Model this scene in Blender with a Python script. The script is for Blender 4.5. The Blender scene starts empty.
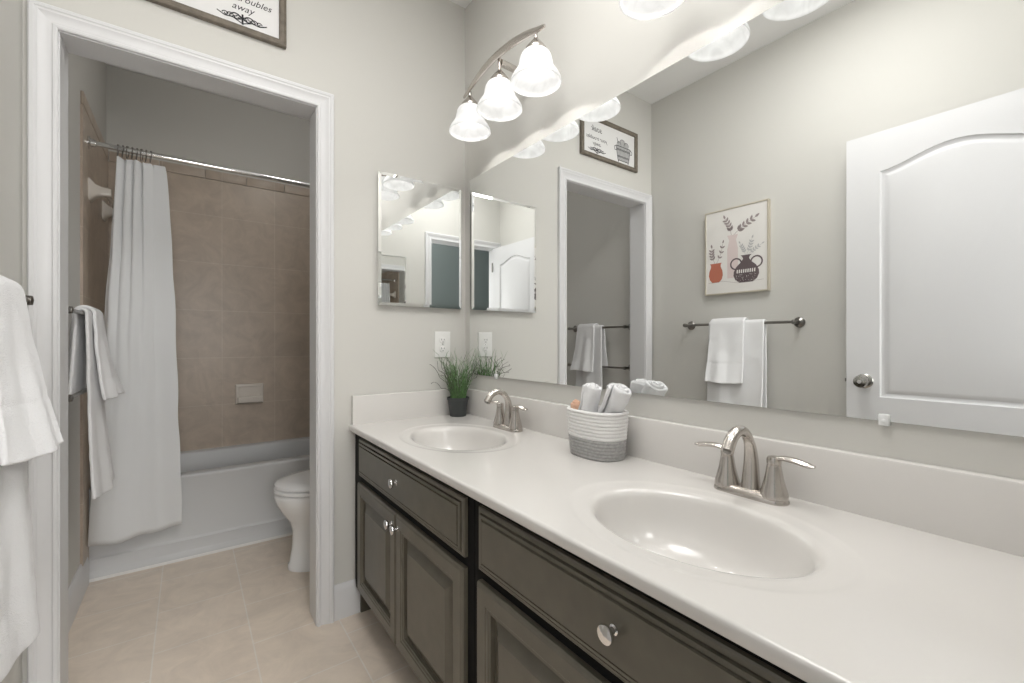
import bpy, bmesh, math, random
from math import sin, cos, pi, radians
from mathutils import Vector, Matrix, noise

random.seed(7)
S = bpy.context.scene
COL = S.collection

# ------------------------------------------------------------------ camera, world, exposure
cam_d = bpy.data.cameras.new('camera')
cam = bpy.data.objects.new('camera', cam_d)
COL.objects.link(cam)
cam.location = (0, 0, 1.13)
cam.rotation_euler = (pi / 2, 0, -0.6328)
cam_d.sensor_fit = 'HORIZONTAL'
cam_d.sensor_width = 36
cam_d.lens = 441.1 * 36 / 1024
cam_d.shift_y = 0.3 / 1024
cam_d.clip_start = 0.01
S.camera = cam

W = bpy.data.worlds.new('world')
S.world = W
W.use_nodes = True
W.node_tree.nodes['Background'].inputs[0].default_value = (0.8, 0.86, 0.95, 1)
W.node_tree.nodes['Background'].inputs[1].default_value = 0.3

S.view_settings.view_transform = 'Standard'
S.view_settings.look = 'None'
S.view_settings.gamma = 1
S.view_settings.use_curve_mapping = False
S.view_settings.exposure = 0.12
FRONT_FILL = 10.0       # glow of the added pane behind the camera, frontal fill
BULB = 5.0         # emission of the six lamp bulbs

def fill_lamp(name, x, y, z, watts, radius):
    ld = bpy.data.lights.new(name, 'POINT'); ld.shadow_soft_size = radius; ld.energy = watts; ld.color = (1, 0.988, 0.972)
    o = bpy.data.objects.new(name, ld); o.location = (x, y, z); COL.objects.link(o)
fill_lamp('room_fill_glow', 0.24, 0.62, 2.55, 3.2, 0.10)      # added bathroom fill without a fixture, above the frame: its glow ...
ld = bpy.data.lights.new('room_fill_disk', 'AREA'); ld.shape = 'DISK'; ld.size = 0.8; ld.energy = 14.0; ld.color = (1, 0.988, 0.972)
lo = bpy.data.objects.new('room_fill_disk', ld); lo.location = (0.44, 0.62, 2.735); COL.objects.link(lo)     # ... and the downward part of that added fill
fill_lamp('hall_fill_light', 0.1, -0.85, 2.52, 16.0, 0.16)     # added fill light in the hall behind the camera
fill_lamp('bath_fill_light', 0.55, 2.35, 2.60, 4.2, 0.12)     # added fill light in the tub room, unseen above the doorway

# main dimensions (metres)
A, BY, XL, ZC = 1.092, 1.875, -0.389, 2.76     # mirror wall, end wall, left wall, ceiling
B2, FY = 1.99, 3.5                             # tub-room side of the end wall, far wall
CT = 0.787                                     # countertop height
MX = A - 0.006                                 # mirror surface

# ------------------------------------------------------------------ materials
def mat(name, color, rough=0.5, metal=0.0, spec=0.5, bump=0.0, bscale=200, var=0.0, vscale=6, coat=0.0,
        emit=None, estr=0.0, sheen=0.0, detail=3):
    m = bpy.data.materials.new(name); m.use_nodes = True
    nt = m.node_tree; N = nt.nodes; L = nt.links; p = N['Principled BSDF']
    p.inputs['Base Color'].default_value = (*color, 1)
    p.inputs['Roughness'].default_value = rough
    p.inputs['Metallic'].default_value = metal
    p.inputs['Specular IOR Level'].default_value = spec
    p.inputs['Coat Weight'].default_value = coat
    p.inputs['Coat Roughness'].default_value = 0.08
    p.inputs['Sheen Weight'].default_value = sheen
    if emit:
        p.inputs['Emission Color'].default_value = (*emit, 1)
        p.inputs['Emission Strength'].default_value = estr
    tc = N.new('ShaderNodeTexCoord')
    if var:
        n = N.new('ShaderNodeTexNoise'); n.inputs['Scale'].default_value = vscale; n.inputs['Detail'].default_value = 4
        L.new(tc.outputs['Object'], n.inputs['Vector'])
        mp = N.new('ShaderNodeMapRange')
        mp.inputs['From Min'].default_value = 0.3; mp.inputs['From Max'].default_value = 0.7
        mp.inputs['To Min'].default_value = 1 - var; mp.inputs['To Max'].default_value = 1 + var
        L.new(n.outputs['Fac'], mp.inputs['Value'])
        mx = N.new('ShaderNodeVectorMath'); mx.operation = 'SCALE'
        mx.inputs[0].default_value = color
        L.new(mp.outputs['Result'], mx.inputs['Scale'])
        L.new(mx.outputs['Vector'], p.inputs['Base Color'])
    if bump:
        n = N.new('ShaderNodeTexNoise'); n.inputs['Scale'].default_value = bscale; n.inputs['Detail'].default_value = detail
        L.new(tc.outputs['Object'], n.inputs['Vector'])
        b = N.new('ShaderNodeBump'); b.inputs['Strength'].default_value = bump; b.inputs['Distance'].default_value = 0.002
        L.new(n.outputs['Fac'], b.inputs['Height']); L.new(b.outputs['Normal'], p.inputs['Normal'])
    return m

def tile_mat(name, c1, c2, grout, size, ax, off, stagger, rough, mortar=0.004, vein=0.12):
    """ax: the two world axes (0,1,2) that run along brick and across rows."""
    m = mat(name, c1, rough)
    nt = m.node_tree; N = nt.nodes; L = nt.links; p = N['Principled BSDF']
    tc = N.new('ShaderNodeTexCoord'); sx = N.new('ShaderNodeSeparateXYZ')
    L.new(tc.outputs['Object'], sx.inputs[0])
    cb = N.new('ShaderNodeCombineXYZ')
    for k in (0, 1):
        ad = N.new('ShaderNodeMath'); ad.operation = 'ADD'; ad.inputs[1].default_value = -off[k] + size * (20 if k == 0 else 21)
        L.new(sx.outputs[ax[k]], ad.inputs[0]); L.new(ad.outputs[0], cb.inputs[k])
    br = N.new('ShaderNodeTexBrick')
    br.offset = stagger; br.offset_frequency = 2; br.squash = 1
    br.inputs['Scale'].default_value = 1
    br.inputs['Brick Width'].default_value = size; br.inputs['Row Height'].default_value = size
    br.inputs['Mortar Size'].default_value = mortar / 2; br.inputs['Mortar Smooth'].default_value = 0.1
    br.inputs['Bias'].default_value = 0
    br.inputs['Color1'].default_value = (*c1, 1); br.inputs['Color2'].default_value = (*c2, 1); br.inputs['Mortar'].default_value = (*grout, 1)
    L.new(cb.outputs[0], br.inputs['Vector'])
    n = N.new('ShaderNodeTexNoise'); n.inputs['Scale'].default_value = 7; n.inputs['Detail'].default_value = 8
    n.inputs['Roughness'].default_value = 0.65; n.inputs['Distortion'].default_value = 1.2
    L.new(tc.outputs['Object'], n.inputs['Vector'])
    mp = N.new('ShaderNodeMapRange'); mp.inputs['From Min'].default_value = 0.3; mp.inputs['From Max'].default_value = 0.7
    mp.inputs['To Min'].default_value = 1 - vein; mp.inputs['To Max'].default_value = 1 + vein
    L.new(n.outputs['Fac'], mp.inputs['Value'])
    mx = N.new('ShaderNodeVectorMath'); mx.operation = 'SCALE'
    L.new(br.outputs['Color'], mx.inputs[0]); L.new(mp.outputs['Result'], mx.inputs['Scale'])
    L.new(mx.outputs['Vector'], p.inputs['Base Color'])
    b = N.new('ShaderNodeBump'); b.invert = True; b.inputs['Strength'].default_value = 0.35; b.inputs['Distance'].default_value = 0.002
    L.new(br.outputs['Fac'], b.inputs['Height']); L.new(b.outputs['Normal'], p.inputs['Normal'])
    return m

def shade_mat():
    m = bpy.data.materials.new('alabaster_glass'); m.use_nodes = True
    nt = m.node_tree; N = nt.nodes; L = nt.links; N.clear()
    out = N.new('ShaderNodeOutputMaterial')
    tr = N.new('ShaderNodeBsdfTranslucent'); tr.inputs[0].default_value = (0.95, 0.95, 0.94, 1)
    df = N.new('ShaderNodeBsdfDiffuse'); df.inputs[0].default_value = (0.70, 0.70, 0.695, 1)
    gl = N.new('ShaderNodeBsdfGlossy'); gl.inputs['Roughness'].default_value = 0.15
    em = N.new('ShaderNodeEmission')
    tc = N.new('ShaderNodeTexCoord'); n = N.new('ShaderNodeTexNoise'); n.inputs['Scale'].default_value = 18
    n.inputs['Detail'].default_value = 5; n.inputs['Distortion'].default_value = 1.5
    L.new(tc.outputs['Object'], n.inputs['Vector'])
    mp = N.new('ShaderNodeMapRange'); mp.inputs['From Min'].default_value = 0.3; mp.inputs['From Max'].default_value = 0.7
    mp.inputs['To Min'].default_value = 0.20; mp.inputs['To Max'].default_value = 0.36
    L.new(n.outputs['Fac'], mp.inputs['Value']); L.new(mp.outputs['Result'], em.inputs['Strength'])
    m1 = N.new('ShaderNodeMixShader'); m1.inputs[0].default_value = 0.93
    L.new(tr.outputs[0], m1.inputs[1]); L.new(df.outputs[0], m1.inputs[2])
    m2 = N.new('ShaderNodeMixShader'); m2.inputs[0].default_value = 0.05
    L.new(m1.outputs[0], m2.inputs[1]); L.new(gl.outputs[0], m2.inputs[2])
    ad = N.new('ShaderNodeAddShader'); L.new(m2.outputs[0], ad.inputs[0]); L.new(em.outputs[0], ad.inputs[1])
    L.new(ad.outputs[0], out.inputs[0])
    return m

M = dict(
    paint=mat('wall_paint', (0.64, 0.63, 0.597), 0.75, spec=0.25, bump=0.03, bscale=350),
    ceil=mat('ceiling_paint', (0.88, 0.88, 0.87), 0.85, spec=0.2, bump=0.05, bscale=150),
    hall=mat('hall_paint', (0.25, 0.285, 0.285), 0.8, spec=0.2, bump=0.03, bscale=300),
    carpet=mat('hall_carpet', (0.42, 0.38, 0.33), 1.0, spec=0.1, bump=0.8, bscale=500, var=0.15, vscale=80),
    trim=mat('white_trim', (0.71, 0.71, 0.72), 0.4, spec=0.5),
    doorw=mat('white_door', (0.70, 0.70, 0.71), 0.45, spec=0.5, bump=0.06, bscale=120),
    cab=mat('espresso_paint', (0.115, 0.104, 0.080), 0.30, spec=0.5, bump=0.04, bscale=90, var=0.1, vscale=20),
    cabf=mat('face_frame_shade', (0.006, 0.006, 0.006), 0.7, spec=0.2),  # near-black: shade of the gaps around the fronts put into the colour
    knobm=mat('door_knob_metal', (0.42, 0.41, 0.39), 0.2, metal=1),
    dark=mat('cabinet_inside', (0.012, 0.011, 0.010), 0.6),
    marble=mat('cultured_marble', (0.69, 0.67, 0.645), 0.20, spec=0.5, coat=0.3, var=0.015, vscale=3),
    nickel=mat('brushed_nickel', (0.58, 0.545, 0.51), 0.25, metal=1, bump=0.03, bscale=400),
    chrome=mat('chrome', (0.80, 0.80, 0.80), 0.09, metal=1),
    pewter=mat('dark_pewter', (0.25, 0.24, 0.225), 0.28, metal=1),
    mirror=mat('mirror_silver', (0.90, 0.91, 0.905), 0.0, metal=1),
    mirror_edge=mat('mirror_edge_glass', (0.50, 0.56, 0.54), 0.1, spec=0.5),
    shade=shade_mat(),
    bulb=mat('lit_bulb', (1, 1, 1), 0.3, emit=(1, 0.97, 0.92), estr=BULB),
    front_fill=mat('front_fill_pane', (0.8, 0.8, 0.8), 0.5, emit=(1.0, 0.985, 0.96), estr=FRONT_FILL),  # glow of the added pane, fill rather than a known window
    plastic=mat('white_plastic', (0.82, 0.82, 0.80), 0.35),
    black=mat('slot_black', (0.02, 0.02, 0.02), 0.6),
    clip=mat('clear_clip', (0.75, 0.76, 0.76), 0.15, spec=0.6),
    towel=mat('white_terry', (0.83, 0.83, 0.84), 0.95, spec=0.15, bump=0.9, bscale=330, sheen=0.25, detail=2),
    peach=mat('peach_terry', (0.78, 0.50, 0.36), 0.95, spec=0.15, bump=0.9, bscale=330, sheen=0.25),
    curtain=mat('curtain_cloth', (0.76, 0.77, 0.78), 0.85, spec=0.2, bump=0.15, bscale=600),
    rope=mat('white_rope', (0.84, 0.83, 0.82), 0.9, spec=0.2, bump=0.6, bscale=260),
    ropeg=mat('grey_rope', (0.43, 0.425, 0.42), 0.9, spec=0.2, bump=0.6, bscale=260, var=0.12, vscale=120),
    potm=mat('charcoal_pot', (0.045, 0.05, 0.05), 0.55),
    soil=mat('soil', (0.05, 0.035, 0.025), 1.0, bump=1, bscale=150),
    blade=mat('grass_blade', (0.12, 0.235, 0.085), 0.55, var=0.5, vscale=60),
    twig=mat('twig', (0.10, 0.10, 0.075), 0.7),
    porc=mat('porcelain', (0.88, 0.885, 0.89), 0.12, spec=0.5, coat=0.3),
    tub=mat('tub_enamel', (0.63, 0.64, 0.65), 0.42, spec=0.4),
    ceramic=mat('biscuit_ceramic', (0.72, 0.67, 0.61), 0.2, spec=0.5),
    frame=mat('grey_wood', (0.17, 0.145, 0.115), 0.6, bump=0.2, bscale=80, var=0.2, vscale=40),
    champagne=mat('champagne_frame', (0.62, 0.57, 0.47), 0.35, metal=0.4),
    paper=mat('print_paper', (0.80, 0.795, 0.79), 0.7),
    ink=mat('ink_dark', (0.035, 0.035, 0.04), 0.8),
    inkg=mat('ink_grey', (0.24, 0.24, 0.25), 0.8),
    inkl=mat('ink_pale', (0.50, 0.50, 0.50), 0.8),
    canvas=mat('art_canvas', (0.78, 0.76, 0.73), 0.8, bump=0.1, bscale=500),
    terra=mat('art_terracotta', (0.50, 0.17, 0.11), 0.8),
    blush=mat('art_blush', (0.70, 0.60, 0.585), 0.8),
    plum=mat('art_plum', (0.13, 0.10, 0.105), 0.8),
    leafm=mat('art_leaf', (0.34, 0.29, 0.29), 0.8),
    caulk=mat('caulk', (0.78, 0.77, 0.75), 0.6),
    floor=tile_mat('floor_tile', (0.74, 0.645, 0.545), (0.77, 0.67, 0.57), (0.80, 0.74, 0.67), 0.2985, (1, 0), (1.456, 0.494), 0.5, 0.32, 0.005, 0.10),
    tilef=tile_mat('wall_tile_far_m', (0.50, 0.42, 0.345), (0.53, 0.445, 0.365), (0.59, 0.52, 0.44), 0.31, (0, 2), (0.18, 0.715), 0.0, 0.35, 0.004, 0.13),
    tilel=tile_mat('wall_tile_side_m', (0.50, 0.42, 0.345), (0.53, 0.445, 0.365), (0.59, 0.52, 0.44), 0.31, (1, 2), (3.19, 0.715), 0.0, 0.35, 0.004, 0.13),
)

# ------------------------------------------------------------------ mesh helpers
def BM(): return bmesh.new()

def box(bm, x0, x1, y0, y1, z0, z1, bev=0.0, seg=2):
    vs = [bm.verts.new((x, y, z)) for x in (x0, x1) for y in (y0, y1) for z in (z0, z1)]
    idx = [(0, 1, 3, 2), (4, 6, 7, 5), (0, 4, 5, 1), (2, 3, 7, 6), (0, 2, 6, 4), (1, 5, 7, 3)]
    fs = [bm.faces.new([vs[i] for i in f]) for f in idx]
    if bev:
        es = list({e for f in fs for e in f.edges})
        bmesh.ops.bevel(bm, geom=es, offset=bev, segments=seg, affect='EDGES', profile=0.5)

def loft(bm, loops, cap0=False, cap1=False, closed=True):
    rows = [[bm.verts.new(p) for p in lp] for lp in loops]
    n = len(rows[0])
    for a, b in zip(rows, rows[1:]):
        for i in range(n if closed else n - 1):
            j = (i + 1) % n
            bm.faces.new((a[i], a[j], b[j], b[i]))
    if cap0: bm.faces.new(list(reversed(rows[0])))
    if cap1: bm.faces.new(rows[-1])
    return rows

def lathe(bm, prof, c=(0, 0, 0), axis=(0, 0, 1), seg=32, cap0=False, cap1=False):
    """prof: (radius, height along axis) pairs."""
    q = Vector((0, 0, 1)).rotation_difference(Vector(axis).normalized())
    c = Vector(c)
    loops = [[c + q @ Vector((r * cos(2 * pi * k / seg), r * sin(2 * pi * k / seg), h)) for k in range(seg)] for r, h in prof]
    loft(bm, loops, cap0, cap1)

def tube(bm, pts, r, seg=10, caps=True, flat=None, up=None):
    """sweep a circle (or an ellipse when flat = (ru, rv)) along pts; r may be a list"""
    pts = [Vector(p) for p in pts]; n = len(pts)
    rs = r if isinstance(r, (list, tuple)) else [r] * n
    ref = Vector(up) if up else None
    loops = []; prev = None
    for i, p in enumerate(pts):
        t = (pts[min(i + 1, n - 1)] - pts[max(i - 1, 0)]).normalized()
        if ref is not None: u = ref - t * ref.dot(t)
        elif prev is None:
            g = Vector((0, 0, 1)) if abs(t.z) < 0.9 else Vector((1, 0, 0)); u = g - t * g.dot(t)
        else: u = prev - t * prev.dot(t)
        u.normalize(); prev = u; v = t.cross(u)
        fu, fv = flat if flat else (1, 1)
        loops.append([p + (u * cos(2 * pi * k / seg) * fu + v * sin(2 * pi * k / seg) * fv) * rs[i] for k in range(seg)])
    loft(bm, loops, caps, caps)

def bez(p0, p1, p2, p3, n):
    p0, p1, p2, p3 = map(Vector, (p0, p1, p2, p3)); out = []
    for i in range(n + 1):
        t = i / n; s = 1 - t
        out.append(p0 * s ** 3 + p1 * 3 * s * s * t + p2 * 3 * s * t * t + p3 * t ** 3)
    return out

def catmull(pts, n=6):
    P = [Vector(p) for p in pts]; P = [P[0] * 2 - P[1]] + P + [P[-1] * 2 - P[-2]]; out = []
    for i in range(1, len(P) - 2):
        for k in range(n):
            t = k / n
            out.append(0.5 * ((2 * P[i]) + (P[i + 1] - P[i - 1]) * t + (2 * P[i - 1] - 5 * P[i] + 4 * P[i + 1] - P[i + 2]) * t * t + (3 * P[i] - P[i - 1] - 3 * P[i + 1] + P[i + 2]) * t ** 3))
    out.append(P[-2]); return out

def panel(bm, f, u0, u1, v0, v1, prof):
    """nested rectangles: prof = (inset, outward); f(u, v, out) -> point"""
    loops = []
    for ins, o in prof:
        a, b, c, d = u0 + ins, u1 - ins, v0 + ins, v1 - ins
        loops.append([f(a, c, o), f(b, c, o), f(b, d, o), f(a, d, o)])
    loft(bm, loops, True, True)

def poly(bm, pts):
    bm.faces.new([bm.verts.new(p) for p in pts])

ORIGIN = {}
def obj(name, bm, m, parent=None, ang=35, mods=(), recalc=True):
    """link one mesh object; vertices are given in world space"""
    me = bpy.data.meshes.new(name)
    if recalc: bmesh.ops.recalc_face_normals(bm, faces=bm.faces)
    o0 = Vector((0, 0, 0))
    if parent is not None:
        o0 = ORIGIN[parent.name]
        bm.transform(Matrix.Translation(-o0))
    bm.to_mesh(me); bm.free()
    me.materials.append(m)
    if ang:
        me.shade_smooth(); me.set_sharp_from_angle(angle=radians(ang))
    o = bpy.data.objects.new(name, me); COL.objects.link(o)
    if parent is not None: o.parent = parent
    ORIGIN[o.name] = o0
    for k, kw in mods:
        md = o.modifiers.new(k.lower(), k)
        for a, b in kw.items(): setattr(md, a, b)
    return o

def thing(name, loc, label, cat, group=None):
    o = bpy.data.objects.new(name, None); COL.objects.link(o); o.location = loc
    o.empty_display_size = 0.05
    ORIGIN[o.name] = Vector(loc)
    return tag(o, label, cat, group)

def tag(o, label, cat, group=None):
    o['label'] = label; o['category'] = cat
    if group: o['group'] = group
    return o

STRUCT_LABELS = {}
def struct(name, bm, m, label, cat, parent=None, ang=35):
    o = obj(name, bm, m, parent, ang)
    if parent is None:
        o['kind'] = 'structure'; tag(o, label, cat)
    return o

def copy_tree(src, loc, label):
    r = src.copy(); COL.objects.link(r); r.location = loc; r['label'] = label
    ORIGIN[r.name] = Vector(loc)
    for ch in list(src.children):
        c = ch.copy(); COL.objects.link(c); c.parent = r
        for g in list(ch.children):
            d = g.copy(); COL.objects.link(d); d.parent = c
    return r

def text_mesh(bm_target, body, size, f, shear=0.0, align='CENTER', spacing=1.0):
    """lettering as flat mesh: f(x, y) -> world point"""
    cu = bpy.data.curves.new('lettering', 'FONT'); cu.body = body; cu.size = size; cu.shear = shear
    cu.align_x = align; cu.space_character = spacing; cu.resolution_u = 3
    to = bpy.data.objects.new('lettering', cu); COL.objects.link(to)
    me = bpy.data.meshes.new_from_object(to.evaluated_get(bpy.context.evaluated_depsgraph_get()))
    vs = [bm_target.verts.new(f(v.co.x, v.co.y)) for v in me.vertices]
    for p in me.polygons:
        try: bm_target.faces.new([vs[i] for i in p.vertices])
        except ValueError: pass
    bpy.data.objects.remove(to); bpy.data.curves.remove(cu); bpy.data.meshes.remove(me)

# ------------------------------------------------------------------ room shell
HW = 0.115                                   # thickness of the wall behind the camera
b = BM(); box(b, XL - 0.12, A + 0.12, -HW, FY + 0.12, -0.06, 0)
struct('floor', b, M['floor'], 'beige stone-look floor tiles with pale grout lines', 'floor')
b = BM(); box(b, XL - 0.12, A + 0.12, -HW, FY + 0.12, ZC, ZC + 0.06)
struct('ceiling', b, M['ceil'], 'flat white ceiling above the bathroom', 'ceiling')
b = BM(); box(b, XL - 0.12, XL, 0, FY + 0.12, 0, ZC)
struct('wall_left', b, M['paint'], 'long greige painted wall with the towel bars, opposite the mirror', 'wall')
b = BM(); box(b, A, A + 0.12, 0, FY + 0.12, 0, ZC)
struct('wall_right', b, M['paint'], 'greige painted wall carrying the big mirror and the lamps', 'wall')
b = BM(); box(b, XL, A, FY, FY + 0.12, 0, ZC)
struct('wall_far', b, M['paint'], 'painted wall at the far end of the tub alcove, above the tile', 'wall')

# end wall with the doorway to the tub room
JL, JR, JT = -0.312, 0.409, 2.062            # clear opening
jt = 0.018
b = BM()
box(b, XL, JL - jt, BY, B2, 0, ZC); box(b, JR + jt, A, BY, B2, 0, ZC); box(b, JL - jt, JR + jt, BY, B2, JT + jt, ZC)
struct('wall_end', b, M['paint'], 'greige end wall with the doorway to the tub and the mirror cabinet', 'wall')
# wall behind the camera with the entry doorway
EL, ER, ET = -0.335, 0.375, 2.065
b = BM()
box(b, XL, EL - jt, -HW, 0, 0, ZC); box(b, ER + jt, A, -HW, 0, 0, ZC); box(b, EL - jt, ER + jt, -HW, 0, ET + jt, ZC)
struct('wall_near', b, M['paint'], 'greige wall with the entry doorway, seen only in the mirrors', 'wall')

CAS = [(0.0, 0.0), (0.0, 0.010), (0.004, 0.0125), (0.010, 0.0125), (0.013, 0.009), (0.020, 0.009), (0.036, 0.0135), (0.041, 0.0165),
       (0.047, 0.0165), (0.050, 0.019), (0.058, 0.019), (0.062, 0.015), (0.062, 0.0)]
def casing(bm, l, r, t, yf):
    """mitred door casing; yf(h) gives the world Y of a point standing h off the wall"""
    loops = []
    for x, ztop in ((l, False), (l, True), (r, True), (r, False)):
        sg = -1 if x == l else 1
        loops.append([(x + sg * d, yf(h), (t + d) if ztop else 0.0) for d, h in CAS])
    loft(bm, loops, True, True)
def doorway(name, l, r, t, y0, y1, label):
    b = BM(); casing(b, l - 0.003, r + 0.003, t + 0.003, lambda h: y0 - h)
    root = struct(name, b, M['trim'], label, 'door trim', ang=20)
    b = BM(); casing(b, l - 0.003, r + 0.003, t + 0.003, lambda h: y1 + h)
    obj('casing', b, M['trim'], root, 20)
    b = BM()
    box(b, l - jt, l, y0, y1, 0, t + jt); box(b, r, r + jt, y0, y1, 0, t + jt); box(b, l, r, y0, y1, t, t + jt)
    obj('jamb', b, M['trim'], root)
    return root
dw = doorway('trim_1', JL, JR, JT, BY, B2, 'white moulded casing around the doorway to the tub room')
doorway('trim_2', EL, ER, ET, -HW, 0, 'white casing around the entry doorway, seen in the mirror cabinet')

# baseboards
BP = [(0, 0), (0.014, 0), (0.014, 0.105), (0.012, 0.112), (0.012, 0.118), (0.009, 0.126), (0.006, 0.134), (0.004, 0.140), (0, 0.140)]
def base_y(bm, xw, sg, y0, y1): loft(bm, [[(xw + sg * d, y, z) for d, z in BP] for y in (y0, y1)], True, True)
def base_x(bm, yw, sg, x0, x1): loft(bm, [[(x, yw + sg * d, z) for d, z in BP] for x in (x0, x1)], True, True)
b = BM(); base_x(b, BY, -1, JR + 0.066, 0.579)
struct('baseboard_end', b, M['trim'], 'short white baseboard between the doorway casing and the vanity', 'baseboard')
b = BM(); base_y(b, XL, 1, 0.0, BY)
struct('baseboard_left', b, M['trim'], 'white baseboard under the towel bar', 'baseboard')
b = BM(); base_y(b, XL, 1, B2, 2.835)
struct('baseboard_bath', b, M['trim'], 'white baseboard beside the bathtub under the towels', 'baseboard')

# tile surround of the tub
TT = 2.19
b = BM(); box(b, XL, A, FY - 0.009, FY, 0.38, TT)
struct('wall_tile_far', b, M['tilef'], 'large brown wall tiles above the bathtub with the soap dish', 'wall tile')
b = BM(); box(b, XL, XL + 0.009, 2.72, FY - 0.009, 0.0, TT)
struct('wall_tile_left', b, M['tilel'], 'brown wall tiles left of the bathtub, behind the curtain', 'wall tile')
b = BM(); box(b, A - 0.009, A, 2.72, FY - 0.009, 0.0, TT)
struct('wall_tile_right', b, M['tilel'], 'brown wall tiles at the right end of the bathtub', 'wall tile')
def border(bm, f, u0, u1):
    u = u0
    while u < u1 - 0.02:
        v = min(u + 0.232, u1); f(bm, u + 0.0015, v - 0.0015); u = v
b = BM(); border(b, lambda m, u, v: box(m, u, v, FY - 0.011, FY, TT + 0.003, TT + 0.062, 0.003), XL + 0.012, A)
trim_b = struct('trim_3', b, M['tilef'], 'narrow brown border tiles along the top of the far tile wall', 'tile border')
b = BM(); border(b, lambda m, u, v: box(m, XL, XL + 0.011, u, v, TT + 0.003, TT + 0.062, 0.003), 2.72, FY - 0.012)
struct('trim_4', b, M['tilel'], 'narrow brown border tiles topping the left tile wall', 'tile border')

# hall behind the entry doorway (only its reflection shows)
b = BM()
WX0, WX1, WZ0, WZ1 = -0.25, 0.75, 0.75, 2.05
box(b, -1.4, WX0, -1.75, -1.65, 0, ZC); box(b, WX1, 1.9, -1.75, -1.65, 0, ZC)
box(b, WX0, WX1, -1.75, -1.65, 0, WZ0); box(b, WX0, WX1, -1.75, -1.65, WZ1, ZC)
struct('wall_hall_back', b, M['hall'], 'blue-grey hall wall seen through the entry doorway in the mirrors', 'wall')
b = BM()
for x0_, x1_ in ((WX0, WX0 + 0.04), (WX1 - 0.04, WX1), (0.235, 0.265)): box(b, x0_, x1_, -1.70, -1.64, WZ0, WZ1, 0.004)
for z0_, z1_ in ((WZ0, WZ0 + 0.04), (WZ1 - 0.04, WZ1), (1.385, 1.415)): box(b, WX0, WX1, -1.70, -1.642, z0_, z1_, 0.004)
wn = struct('fill_window', b, M['trim'], 'added white framed window behind the camera, unseen source of fill light', 'window')
b = BM(); box(b, WX0, WX1, -1.69, -1.68, WZ0, WZ1)
obj('fill_pane', b, M['front_fill'], wn, 0)  # made-up glowing pane, sends fill light through the entry doorway
b = BM(); box(b, -1.5, -1.4, -1.75, -HW, 0, ZC)
struct('wall_hall_left', b, M['hall'], 'blue-grey side wall of the hall beyond the entry door', 'wall')
b = BM(); box(b, 1.9, 2.0, -1.75, -HW, 0, ZC)
struct('wall_hall_right', b, M['hall'], 'blue-grey side wall of the hall behind the vanity end', 'wall')
b = BM(); box(b, -1.4, XL, -HW, -HW + 0.1, 0, ZC); box(b, A, 1.9, -HW, -HW + 0.1, 0, ZC)
struct('wall_hall_front', b, M['hall'], 'blue-grey hall wall on both sides of the bathroom', 'wall')
b = BM(); box(b, -1.4, 1.9, -1.65, -HW, -0.06, 0)
struct('floor_hall', b, M['carpet'], 'beige carpet of the hall beyond the entry door', 'floor')
b = BM(); box(b, -1.5, 2.0, -1.75, -HW, ZC, ZC + 0.06)
struct('ceiling_hall', b, M['ceil'], 'white ceiling of the hall beyond the entry door', 'ceiling')

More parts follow.
